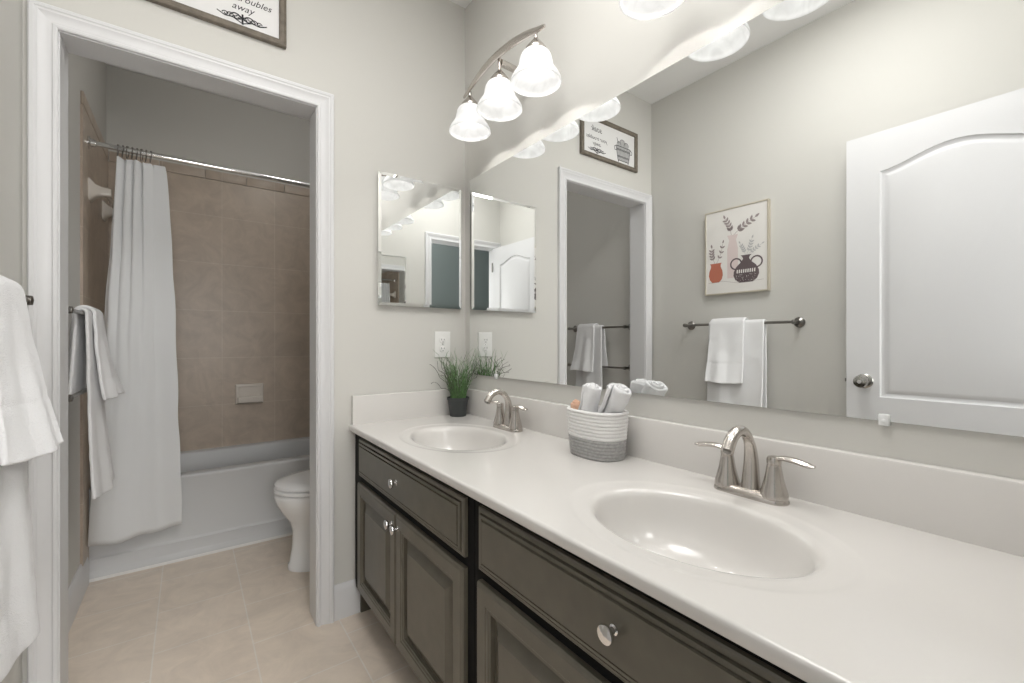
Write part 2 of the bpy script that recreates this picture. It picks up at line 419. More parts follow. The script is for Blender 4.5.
# ------------------------------------------------------------------ entry door, open against the left wall
def entry_door():
    x0, x1 = -0.329, -0.294           # leaf; the room sees x1
    y0, y1, z0, z1 = 0.012, 0.734, 0.012, 2.060
    ym = (y0 + y1) / 2
    b = BM()
    # side walls and back
    for (p, q) in (((y0, z0), (y1, z0)), ((y1, z0), (y1, z1)), ((y1, z1), (y0, z1)), ((y0, z1), (y0, z0))):
        poly(b, [(x0, *p), (x0, *q), (x1, *q), (x1, *p)])
    n = 16
    GR = [(0, 0), (0.004, -0.006), (0.012, -0.009), (0.018, -0.009), (0.030, -0.003), (0.038, -0.0015)]
    def face(x, sg, za, zb, pa, pb, arch):
        pl, pr = y0 + 0.122, y1 - 0.122
        def side(ins):
            A_, B_, C_ = pl + ins, pr - ins, pa + ins
            bot = [(A_ + (B_ - A_) * k / n, C_) for k in range(n)]
            def top(y):
                q = min(1, abs(y - ym) / ((pr - pl) / 2 - 0.0))
                return pb - ins + arch * (0.5 + 0.5 * cos(pi * q)) ** 0.9
            rt = [(B_, C_ + (top(B_) - C_) * k / n) for k in range(n)]
            tp = [(B_ + (A_ - B_) * k / n, top(B_ + (A_ - B_) * k / n)) for k in range(n)]
            lf = [(A_, top(A_) + (C_ - top(A_)) * k / n) for k in range(n)]
            return bot + rt + tp + lf
        out = [(y0 + (y1 - y0) * k / n, za) for k in range(n)] + [(y1, za + (zb - za) * k / n) for k in range(n)] + \
              [(y1 + (y0 - y1) * k / n, zb) for k in range(n)] + [(y0, zb + (za - zb) * k / n) for k in range(n)]
        loops = [[(x, p[0], p[1]) for p in out]]
        for ins, o in GR: loops.append([(x + sg * o, p[0], p[1]) for p in side(ins)])
        loft(b, loops, False, True)
    for x, sg in ((x1, 1), (x0, -1)):
        face(x, sg, 0.80, z1, 0.885, 1.885, 0.058)
        face(x, sg, z0, 0.80, 0.24, 0.71, 0.0)
    bmesh.ops.remove_doubles(b, verts=b.verts, dist=1e-5)
    d = struct('door_1', b, M['doorw'], 'white arch-panelled entry door standing open against the left wall', 'door', ang=25)
    kb = BM()
    yk, zk = y1 - 0.068, 0.953
    lathe(kb, [(0.0, 0), (0.033, 0), (0.033, 0.004), (0.028, 0.009), (0.013, 0.012), (0.011, 0.028), (0.020, 0.034), (0.027, 0.045), (0.028, 0.054), (0.024, 0.064), (0.010, 0.069), (0.0, 0.069)], (x1, yk, zk), (1, 0, 0), 32)
    kn = obj('door_knob', kb, M['knobm'], d)
    kb = BM(); lathe(kb, [(0, 0), (0.008, 0), (0.008, 0.003), (0, 0.003)], (x1 + 0.069, yk, zk), (1, 0, 0), 16)
    obj('lock_button', kb, M['chrome'], kn)
    kb = BM(); box(kb, x0 + 0.005, x1 - 0.005, y1 - 0.001, y1 + 0.002, zk - 0.03, zk + 0.03, 0.001); box(kb, x0 + 0.011, x1 - 0.011, y1, y1 + 0.010, zk - 0.008, zk + 0.008, 0.002)
    obj('latch_plate', kb, M['pewter'], d)
    for zz in (0.25, 1.05, 1.83):
        kb = BM(); lathe(kb, [(0, 0), (0.006, 0), (0.006, 0.09), (0, 0.09)], (x1 + 0.004, y0 - 0.004, zz), (0, 0, 1), 12)
        obj('hinge', kb, M['pewter'], d)
entry_door()

# ------------------------------------------------------------------ vanity cabinets
XF = 0.562                            # face-frame plane; fronts stand proud of it towards -X
DOOR_P = [(0, 0), (0, 0.012), (0.003, 0.016), (0.008, 0.019), (0.040, 0.019), (0.043, 0.0165), (0.048, 0.0165), (0.051, 0.0125), (0.055, 0.0125),
          (0.057, 0.0025), (0.065, 0.0025), (0.090, 0.0145), (0.092, 0.0165)]
DRAW_P = [(0, 0), (0, 0.009), (0.003, 0.0115), (0.010, 0.0125), (0.0115, 0.0085), (0.0135, 0.0085), (0.0145, 0.0155), (0.021, 0.0165), (0.0225, 0.0135), (0.0245, 0.0135), (0.026, 0.019)]
def front(u, v, o): return (XF - o, u, v)
def knob(x, y, z, parent):
    b = BM()
    lathe(b, [(0, 0), (0.0085, 0), (0.0085, 0.002), (0.0055, 0.004), (0.0048, 0.011), (0.007, 0.014), (0.0145, 0.017), (0.0155, 0.020), (0.0145, 0.0235), (0.008, 0.0255), (0, 0.026)], (x, y, z), (-1, 0, 0), 28)
    obj('knob', b, M['chrome'], parent)
def cabinet(y0, y1, fy0, fy1, split, label, kside):
    t = thing('vanity_cabinet', (0.8, (y0 + y1) / 2, 0), label, 'cabinet', 'vanity cabinets under the countertop')
    b = BM()
    zt, zb = 0.761, 0.112
    box(b, XF + 0.019, A - 0.002, y0, y0 + 0.016, 0, zt); box(b, XF + 0.019, A - 0.002, y1 - 0.016, y1, 0, zt)
    box(b, XF + 0.019, A - 0.002, y0 + 0.016, y1 - 0.016, zb, zb + 0.016); box(b, A - 0.012, A - 0.002, y0 + 0.016, y1 - 0.016, zb + 0.016, zt)
    obj('carcass', b, M['cab'], t)
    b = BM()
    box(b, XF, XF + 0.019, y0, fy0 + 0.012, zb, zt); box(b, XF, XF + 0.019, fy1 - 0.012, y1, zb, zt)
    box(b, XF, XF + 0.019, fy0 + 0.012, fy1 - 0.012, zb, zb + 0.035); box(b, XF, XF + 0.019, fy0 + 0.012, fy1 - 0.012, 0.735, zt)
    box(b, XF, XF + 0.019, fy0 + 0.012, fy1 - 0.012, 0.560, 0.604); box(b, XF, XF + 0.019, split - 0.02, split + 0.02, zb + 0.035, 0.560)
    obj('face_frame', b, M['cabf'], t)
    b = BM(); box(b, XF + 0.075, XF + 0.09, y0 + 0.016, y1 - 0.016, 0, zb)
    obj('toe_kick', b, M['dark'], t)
    b = BM(); panel(b, front, fy0, fy1, 0.594, 0.742, DRAW_P)
    d = obj('drawer_front', b, M['cab'], t, 20)
    knob(XF - 0.019, (fy0 + fy1) / 2, 0.675, d)
    for u0, u1, ky in ((fy0, split - 0.0015, split - 0.026), (split + 0.0015, fy1, split + 0.026)):
        b = BM(); panel(b, front, u0, u1, 0.136, 0.568, DOOR_P)
        d = obj('door', b, M['cab'], t, 20)
        knob(XF - 0.019, ky, 0.530, d)
    return t
cabinet(0.920, 1.873, 0.952, 1.790, 1.385, 'dark olive-brown vanity cabinet beside the doorway, under the sink with the plant', 1)
cabinet(0.022, 0.918, 0.048, 0.886, 0.467, 'dark olive-brown vanity cabinet under the nearer sink, one drawer knob showing', 0)

# ------------------------------------------------------------------ countertop with two moulded basins
XC = 0.5346
def countertop():
    t = thing('vanity_countertop', (0.8, 0.95, CT - 0.026), 'long glossy ivory countertop with two oval basins and a backsplash', 'countertop')
    b = BM()
    prof = [(1.34, 0.0), (1.32, 0.0), (1.29, -0.0003), (1.26, -0.0013), (1.23, -0.0018), (1.12, -0.0022), (1.07, -0.0026), (1.035, -0.0045), (1.0, -0.0105), (0.975, -0.020), (0.945, -0.036),
            (0.90, -0.058), (0.83, -0.082), (0.73, -0.103), (0.60, -0.118), (0.42, -0.128), (0.25, -0.133), (0.11, -0.136)]
    xr = 1.073
    for (cx, cy, y0, y1) in ((0.792, 1.412, 0.945, 1.858), (0.775, 0.478, 0.020, 0.945)):
        ax, ay = 0.152, 0.205
        x0 = XC + 0.006
        rect = []; N = 28
        cor = [(x0, y0), (xr, y0), (xr, y1), (x0, y1)]
        for i in range(4):
            p, q = cor[i], cor[(i + 1) % 4]
            for k in range(N): rect.append((p[0] + (q[0] - p[0]) * k / N, p[1] + (q[1] - p[1]) * k / N))
        loops = [[(x, y, CT) for x, y in rect]]
        for i_ in (0.003, 0.006): loops.append([(min(max(x, x0 + i_), xr - i_), min(max(y, y0 + i_), y1 - i_), CT) for x, y in rect])
        angs = [math.atan2((y - cy) / ay, (x - cx) / ax) for x, y in rect]
        lim = lambda s: s
        for s, z in prof:
            lp = []
            for (x, y), an in zip(rect, angs):
                px, py = cx + ax * s * cos(an), cy + ay * s * sin(an)
                if s > 1.1:
                    px = min(max(px, x0 + 0.010 + 0.05 * (1.34 - s)), xr - 0.010 - 0.05 * (1.34 - s))
                lp.append((px, py, CT + z))
            loops.append(lp)
        loft(b, loops, False, True)
    # front nosing
    ns = [(XC + 0.006, CT), (XC + 0.003, CT - 0.0008), (XC + 0.0008, CT - 0.003), (XC, CT - 0.006), (XC, CT - 0.019), (XC + 0.002, CT - 0.0235), (XC + 0.006, CT - 0.025), (XC + 0.05, CT - 0.025)]
    loft(b, [[(x, y, z) for x, z in ns] for y in (0.020, 1.873)], closed=False)
    box(b, XC + 0.006, xr, 1.858, 1.873, CT - 0.02, CT)
    bmesh.ops.remove_doubles(b, verts=b.verts, dist=1e-5)
    obj('basin_top', b, M['marble'], t, 40)
    # backsplash and side splash: rounded top edge
    b = BM()
    z1 = 0.906; r = 0.005
    pr = [(0.0, CT - 0.002), (0.0, z1 - r), (r * 0.3, z1 - r * 0.3), (r, z1), (0.019, z1), (0.019, CT - 0.002)]
    loft(b, [[(1.072 + d, y, z) for d, z in pr] for y in (0.020, 1.855)], True, True)
    obj('backsplash', b, M['marble'], t)
    b = BM()
    loft(b, [[(x, 1.856 + d * 0.9, z) for d, z in pr] for x in (XC + 0.012, 1.0905)], True, True)
    obj('side_splash', b, M['marble'], t)
    for cx, cy in ((0.792, 1.412), (0.775, 0.478)):
        b = BM(); lathe(b, [(0, 0), (0.021, 0), (0.021, 0.003), (0.016, 0.0045), (0.014, 0.003), (0, 0.003)], (cx, cy, CT - 0.136), seg=28)
        obj('drain', b, M['nickel'], t)
countertop()

# ------------------------------------------------------------------ faucets
def faucet(cx, cy, label):
    t = thing('faucet', (cx, cy, CT), label, 'faucet', 'brushed nickel faucets on the countertop')
    # base plate: stadium lofted up
    def stad(hx, hy, z, n=12):
        lp = []
        for k in range(2 * n):
            a = 2 * pi * k / (2 * n); sx = cos(a); sy = sin(a)
            lp.append((cx + hx * sx, cy + (hy - hx) * (1 if sy > 1e-9 else -1 if sy < -1e-9 else 0) + hx * sy, CT + z))
        return lp
    b = BM(); loft(b, [stad(0.028, 0.080, 0), stad(0.028, 0.080, 0.004), stad(0.026, 0.078, 0.009), stad(0.022, 0.073, 0.014), stad(0.018, 0.068, 0.0165)], True, True)
    obj('base_plate', b, M['nickel'], t)
    # spout: tapered column that arches over the basin
    pts = catmull([(cx + 0.004, cy, CT + 0.012), (cx + 0.006, cy, CT + 0.045), (cx + 0.006, cy, CT + 0.085), (cx - 0.002, cy, CT + 0.118), (cx - 0.024, cy, CT + 0.143),
                   (cx - 0.052, cy, CT + 0.149), (cx - 0.078, cy, CT + 0.138), (cx - 0.098, cy, CT + 0.112)], 6)
    n = len(pts); rs = []
    for i in range(n):
        q = i / (n - 1); rs.append(0.0205 - 0.0095 * min(1, q / 0.45) + 0.0025 * max(0, (q - 0.6) / 0.4))
    b = BM(); tube(b, pts, rs, 20, True, (1.0, 1.0), (0, 1, 0))
    sp = obj('spout', b, M['nickel'], t)
    b = BM(); e = pts[-1]; d = (pts[-1] - pts[-2]).normalized()
    lathe(b, [(0.0, 0.0), (0.0085, 0.0), (0.0085, 0.004), (0, 0.004)], e - d * 0.001, d, 20)
    obj('aerator', b, M['pewter'], sp)
    for s in (-1, 1):
        hy = cy + s * 0.051
        b = BM()
        lathe(b, [(0.0, 0.010), (0.0275, 0.010), (0.0270, 0.018), (0.0225, 0.034), (0.0180, 0.052), (0.0150, 0.070), (0.0138, 0.078), (0.0138, 0.079)], (cx, hy, CT), seg=28, cap1=True)
        lathe(b, [(0.0128, 0.079), (0.0128, 0.081), (0.0142, 0.082), (0.0142, 0.091), (0.012, 0.096), (0.006, 0.098), (0.0, 0.0985)], (cx, hy, CT), seg=28)
        h = obj('handle', b, M['nickel'], t)
        lp = catmull([(cx, hy - s * 0.004, CT + 0.0895), (cx - 0.001, hy + s * 0.018, CT + 0.0965), (cx - 0.003, hy + s * 0.042, CT + 0.0965), (cx - 0.004, hy + s * 0.066, CT + 0.0925), (cx - 0.004, hy + s * 0.078, CT + 0.092)], 5)
        m = len(lp)
        b = BM(); tube(b, lp, [0.0085 + 0.0025 * sin(pi * i / (m - 1)) - 0.004 * max(0, (i / (m - 1) - 0.75) / 0.25) for i in range(m)], 14, True, (0.55, 1.0), (0, 0, 1))
        obj('lever', b, M['nickel'], h)
    return t
f1 = faucet(1.014, 0.482, 'brushed nickel two-lever faucet at the nearer sink')
copy_tree(f1, (1.014, 1.412, CT), 'brushed nickel two-lever faucet at the far sink, beside the potted grass')

# ------------------------------------------------------------------ mirrors
def big_mirror():
    y0, y1, z0, z1 = 0.05, 1.824, 0.9765, 1.9015
    b = BM(); box(b, MX + 0.0004, A, y0, y1, z0, z1)
    t = obj('wall_mirror', b, M['mirror_edge']); tag(t, 'big frameless wall mirror above the backsplash', 'mirror')
    b = BM(); poly(b, [(MX, y0, z0), (MX, y1, z0), (MX, y1, z1), (MX, y0, z1)])
    obj('mirror_face', b, M['mirror'], t, 0)
    for y in (0.262, 1.60):
        b = BM(); box(b, MX - 0.006, A, y - 0.009, y + 0.009, z0 - 0.009, z0 + 0.014, 0.003)
        lathe(b, [(0, 0), (0.004, 0), (0.003, 0.0015), (0, 0.002)], (MX - 0.006, y, z0 + 0.001), (-1, 0, 0), 12)
        obj('mirror_clip', b, M['clip'], t)
big_mirror()
def med_cabinet(yw, sg, x0, x1, z0, z1, label):
    t = thing('medicine_cabinet', ((x0 + x1) / 2, yw, z0), label, 'mirror cabinet', 'mirrored medicine cabinets on the end walls')
    b = BM(); ya, yb = sorted((yw + sg * 0.0, yw + sg * 0.016)); box(b, x0 + 0.004, x1 - 0.004, ya, yb, z0 + 0.004, z1 - 0.004)
    obj('body', b, M['chrome'], t)
    b = BM(); panel(b, lambda u, v, o: (u, yw + sg * o, v), x0, x1, z0, z1, [(0, 0.016), (0, 0.0225), (0.013, 0.0245)])
    d = obj('mirror_door', b, M['mirror'], t, 0)
    return t
med_cabinet(BY, -1, 0.652, 1.057, 1.287, 1.859, 'square frameless mirror cabinet on the end wall above the outlet')
med_cabinet(0.0, 1, 0.63, 1.035, 1.287, 1.875, 'square mirror cabinet beside the entry door, seen small in the other mirror cabinet')

# ------------------------------------------------------------------ vanity lamps
def vanity_light(cy, label):
    lx, zr = 0.938, 1.996
    t = thing('vanity_light', (A, cy, 2.17), label, 'wall lamp', 'three-light bars above the mirror')
    b = BM()
    lathe(b, [(0, 0), (0.060, 0), (0.060, 0.006), (0.054, 0.012), (0.040, 0.016), (0.022, 0.019), (0, 0.019)], (A, cy, 2.17), (-1, 0, 0), 36)
    obj('wall_plate', b, M['nickel'], t)
    b = BM(); tube(b, [(A - 0.017, cy, 2.172), (1.02, cy, 2.174), (lx + 0.006, cy, 2.176)], 0.013, 16)
    obj('arm', b, M['nickel'], t)
    n = 40; pts = []
    for i in range(n + 1):
        q = -1 + 2 * i / n
        z = 2.196 - 0.042 * abs(q) ** 2.0 + (0.006 * max(0, abs(q) - 0.85) / 0.15)
        pts.append((lx - 0.012 + 0.010 * q * q, cy + 0.262 * q, z))
    b = BM(); tube(b, pts, [0.0155 - 0.009 * (abs(-1 + 2 * i / n)) ** 4 for i in range(n + 1)], 12, True, (1.0, 0.50), (0, 0, 1))
    obj('curved_bar', b, M['nickel'], t)
    for k in (-1, 0, 1):
        y = cy + 0.2145 * k
        zb = 2.192 - 0.042 * (0.2145 * k / 0.262) ** 2
        b = BM()
        lathe(b, [(0.0, zb - zr), (0.0065, zb - zr), (0.0065, 0.150), (0.0090, 0.147), (0.012, 0.143), (0.018, 0.136), (0.027, 0.125), (0.0350, 0.114), (0.0360, 0.106), (0.034, 0.100), (0.020, 0.100), (0, 0.100)], (lx, y, zr), seg=28)
        s = obj('socket', b, M['nickel'], t)
        pr = [(0.0855, 0.0), (0.0850, 0.006), (0.0825, 0.014), (0.0770, 0.024), (0.0700, 0.034), (0.0635, 0.044), (0.0590, 0.054), (0.0570, 0.064), (0.0555, 0.074), (0.0530, 0.084), (0.0480, 0.094), (0.0410, 0.101), (0.032, 0.105)]
        inn = [(r - 0.0035, h - (0.0 if i < 9 else 0.003)) for i, (r, h) in enumerate(pr)]
        b = BM(); lathe(b, pr[::-1] + [(0.0842, -0.0015)] + inn, (lx, y, zr), seg=48)
        obj('glass_shade', b, M['shade'], t, 60)
        b = BM(); lathe(b, [(0.0, 0.056), (0.012, 0.058), (0.020, 0.063), (0.0245, 0.072), (0.0240, 0.082), (0.018, 0.091), (0.0135, 0.097), (0.0125, 0.100), (0, 0.100)], (lx, y, zr), seg=20)
        obj('bulb', b, M['bulb'], s, 60)
        # light leaving the open mouth of the bell
        ld = bpy.data.lights.new('bulb_light', 'SPOT'); ld.energy = 1.4; ld.spot_size = radians(124); ld.spot_blend = 0.12; ld.shadow_soft_size = 0.014; ld.color = (1, 0.97, 0.93)
        lo = bpy.data.objects.new('bulb_light', ld); COL.objects.link(lo); lo.parent = t; lo.location = Vector((lx, y, zr + 0.052)) - ORIGIN[t.name]
    return t
v1 = vanity_light(1.358, 'three-bell nickel lamp above the far sink, its whole curved bar showing')
copy_tree(v1, (A, 0.465, 2.17), 'three-bell nickel lamp above the nearer sink, mostly cut by the photo top')

# ------------------------------------------------------------------ outlet
def outlet():
    xc, zc = 0.966, 1.117
    t = thing('wall_outlet', (xc, BY, zc), 'white double wall outlet on the end wall above the potted grass', 'outlet')
    f = lambda u, v, o: (u, BY - o, v)
    b = BM(); panel(b, f, xc - 0.041, xc + 0.041, zc - 0.061, zc + 0.061, [(0, 0), (0, 0.003), (0.002, 0.0055), (0.004, 0.006)])
    obj('cover_plate', b, M['plastic'], t)
    for s in (-1, 1):
        b = BM()
        lp = lambda r, o: [(xc + r * max(-0.82, min(0.82, cos(2 * pi * k / 32))) * 1.15, BY - o, zc + s * 0.0205 + r * sin(2 * pi * k / 32) * 0.9) for k in range(32)]
        loft(b, [lp(0.0172, 0.005), lp(0.0172, 0.0080), lp(0.0165, 0.0085)], True, True)
        rcp = obj('receptacle', b, M['plastic'], t)
        b = BM()
        for dx, h in ((-0.0065, 0.0085), (0.0065, 0.0065)):
            box(b, xc + dx - 0.0012, xc + dx + 0.0012, BY - 0.0088, BY - 0.008, zc + s * 0.0205 + 0.003 - h / 2, zc + s * 0.0205 + 0.003 + h / 2)
        lathe(b, [(0, 0), (0.0024, 0), (0.0024, 0.0008), (0, 0.0008)], (xc, BY - 0.008, zc + s * 0.0205 - 0.0085), (0, -1, 0), 12)
        obj('slots', b, M['black'], rcp)
    b = BM(); lathe(b, [(0, 0), (0.003, 0), (0.002, 0.0012), (0, 0.0015)], (xc, BY - 0.006, zc), (0, -1, 0), 12)
    obj('screw', b, M['chrome'], t)
outlet()

# ------------------------------------------------------------------ potted grass
def plant():
    px, py = 1.008, 1.798
    t = thing('potted_grass', (px, py, CT), 'small charcoal pot of curly green grass in the countertop corner', 'plant')
    b = BM(); lathe(b, [(0.0, 0.0), (0.036, 0.0), (0.037, 0.003), (0.047, 0.075), (0.050, 0.076), (0.051, 0.086), (0.0495, 0.087), (0.0465, 0.086), (0.0455, 0.074), (0, 0.074)], (px, py, CT), seg=36)
    pot = obj('pot', b, M['potm'], t)
    b = BM(); lathe(b, [(0, 0.080), (0.02, 0.079), (0.0455, 0.0755), (0.0455, 0.074), (0, 0.074)], (px, py, CT), seg=24)
    obj('soil', b, M['soil'], pot)
    b = BM(); R = random.Random(3)
    def clampp(p): return Vector((min(p.x, 1.066), min(p.y, 1.845) if p.z < 0.915 else min(p.y, 1.868), p.z)) if p.z < 0.915 else Vector((min(p.x, MX - 0.006), min(p.y, 1.866), p.z))
    for i in range(125):
        a = R.uniform(0, 2 * pi); r0 = 0.036 * R.random() ** 0.5
        base = Vector((px + r0 * cos(a), py + r0 * sin(a), CT + 0.078))
        h = R.uniform(0.08, 0.20) if i < 85 else R.uniform(0.18, 0.27); sp = R.uniform(0.0, 0.05) * (0.5 + h / 0.2)
        a2 = a + R.uniform(-0.8, 0.8)
        ph = R.uniform(0, 6); kk = R.uniform(1.5, 4.0); am = R.uniform(0.004, 0.016)
        pts = []
        for k in range(9):
            q = k / 8
            p = base + Vector((cos(a2) * sp * q ** 1.6, sin(a2) * sp * q ** 1.6, h * (q - 0.12 * q * q)))
            p += Vector((sin(ph + kk * 6 * q), cos(ph * 1.3 + kk * 6 * q), 0)) * am * q
            pts.append(clampp(p))
        tube(b, pts, [0.0014 * (1 - 0.7 * (k / 8) ** 2) for k in range(9)], 4)
    obj('grass', b, M['blade'], t, 60)
    b = BM()
    for i in range(26):
        a = R.uniform(0, 2 * pi) if i > 5 else R.uniform(2.2, 4.4)
        L_ = R.uniform(0.08, 0.15); el = R.uniform(0.15, 1.15)
        el = R.uniform(0.5, 1.35)
        if i < 2: a = 2.95 + 0.5 * i; L_ = 0.105; el = 0.05 + 0.5 * i
        base = Vector((px + 0.02 * cos(a), py + 0.02 * sin(a), CT + 0.078))
        ph = R.uniform(0, 6); pts = []
        for k in range(22):
            q = k / 21
            p = base + Vector((cos(a) * cos(el), sin(a) * cos(el), sin(el))) * L_ * q + Vector((0, 0, 0.075 * math.sqrt(q)))
            w = 0.011 * q
            p += Vector((sin(ph + 13 * q) * w, cos(ph + 11 * q) * w, sin(ph * 2 + 12 * q) * w))
            pts.append(clampp(p))
        tube(b, pts, 0.0010, 4)
    obj('curly_twigs', b, M['twig'], t, 60)
plant()

# ------------------------------------------------------------------ basket with rolled washcloths
BC = (0.998, 0.926)
def basket():
    t = thing('rope_basket', (*BC, CT), 'oval coiled rope basket, white above and grey below, on the countertop', 'basket')
    rx0, ry0, rx1, ry1, H = 0.060, 0.086, 0.068, 0.100, 0.140
    def rib(z0, z1, n, thick=True):
        b = BM(); loops = []
        def ring(z, off):
            q = z / H; ax = rx0 + (rx1 - rx0) * q ** 0.7 + off; ay = ry0 + (ry1 - ry0) * q ** 0.7 + off
            e = 2.5
            lp = []
            for k in range(56):
                a = 2 * pi * k / 56; ca, sa = cos(a), sin(a)
                lp.append((BC[0] + ax * math.copysign(abs(ca) ** (2 / e), ca), BC[1] + ay * math.copysign(abs(sa) ** (2 / e), sa), CT + z))
            return lp
        for i in range(n):
            for k in range(6):
                q = k / 6; z = z0 + (z1 - z0) * (i + q) / n
                loops.append(ring(z, 0.0028 * math.sqrt(max(0, sin(pi * q))) - 0.002))
        loops.append(ring(z1, -0.003))
        for z in [z1 + (z0 + 0.004 - z1) * k / 5 for k in range(6)]: loops.append(ring(z, -0.008))
        loft(b, loops, z0 < 0.001, z0 < 0.001)
        return b
    obj('grey_lower_coils', rib(0, 0.058, 6), M['ropeg'], t, 80)
    obj('white_upper_coils', rib(0.058, H, 8), M['rope'], t, 80)
basket()

def cloth_roll(base, top, r, m, label, cat, seed, group):
    base, top = Vector(base), Vector(top); R = random.Random(seed)
    ax = (top - base).normalized(); Lh = (top - base).length
    u = ax.orthogonal().normalized(); v = ax.cross(u)
    b = BM()
    # spiral cross-section swept along the axis (outer wrap and the inner coils showing at the end)
    turns = 3.0; n = 84; nz = 12
    rows = []
    for j in range(nz + 1):
        q = j / nz; row = []
        bul = 1 + 0.05 * sin(q * 6 + seed) + 0.03 * sin(17 * q + seed)
        for i in range(n + 1):
            s = i / n; a = 2 * pi * turns * s + seed
            rr = r * (0.12 + 0.86 * s) * bul * (1 + 0.05 * sin(2 * a + seed))
            if s > 0.94: rr += 0.003 * (s - 0.94) / 0.06
            dz = (0.010 * (1 - s) - 0.006 * (s > 0.7) * (s - 0.7) / 0.3) * (1 if q > 0.5 else -1) * max(0, (abs(q - 0.5) - 0.38) / 0.12)
            p = base + ax * (Lh * q + dz) + u * rr * cos(a) + v * rr * sin(a)
            p += Vector(noise.noise_vector(p * 40 + Vector((seed, 0, 0)))) * 0.0025
            row.append(p)
        rows.append(row)
    loft(b, rows, closed=False)
    o = obj('rolled_washcloth', b, m, None, 80, mods=(('SOLIDIFY', dict(thickness=r * 0.25, offset=-1)), ('SUBSURF', dict(levels=1, render_levels=1))), recalc=False)
    tag(o, label, cat, group)
G = 'rolled washcloths in the rope basket'
cloth_roll((0.968, 0.948, CT + 0.070), (0.970, 0.916, CT + 0.213), 0.034, M['towel'], 'white rolled washcloth standing upright at the front of the basket', 'towel', 1, G)
cloth_roll((0.998, 0.897, CT + 0.085), (1.002, 0.832, CT + 0.210), 0.039, M['towel'], 'white rolled washcloth leaning right over the basket rim', 'towel', 2, G)
cloth_roll((1.030, 0.985, CT + 0.070), (1.036, 0.980, CT + 0.200), 0.026, M['towel'], 'white rolled washcloth against the mirror side of the basket, seen mostly in the mirror', 'towel', 3, G)
cloth_roll((0.985, 0.998, CT + 0.060), (0.983, 0.999, CT + 0.154), 0.020, M['peach'], 'small peach rolled washcloth peeking over the basket rim', 'towel', 4, G)

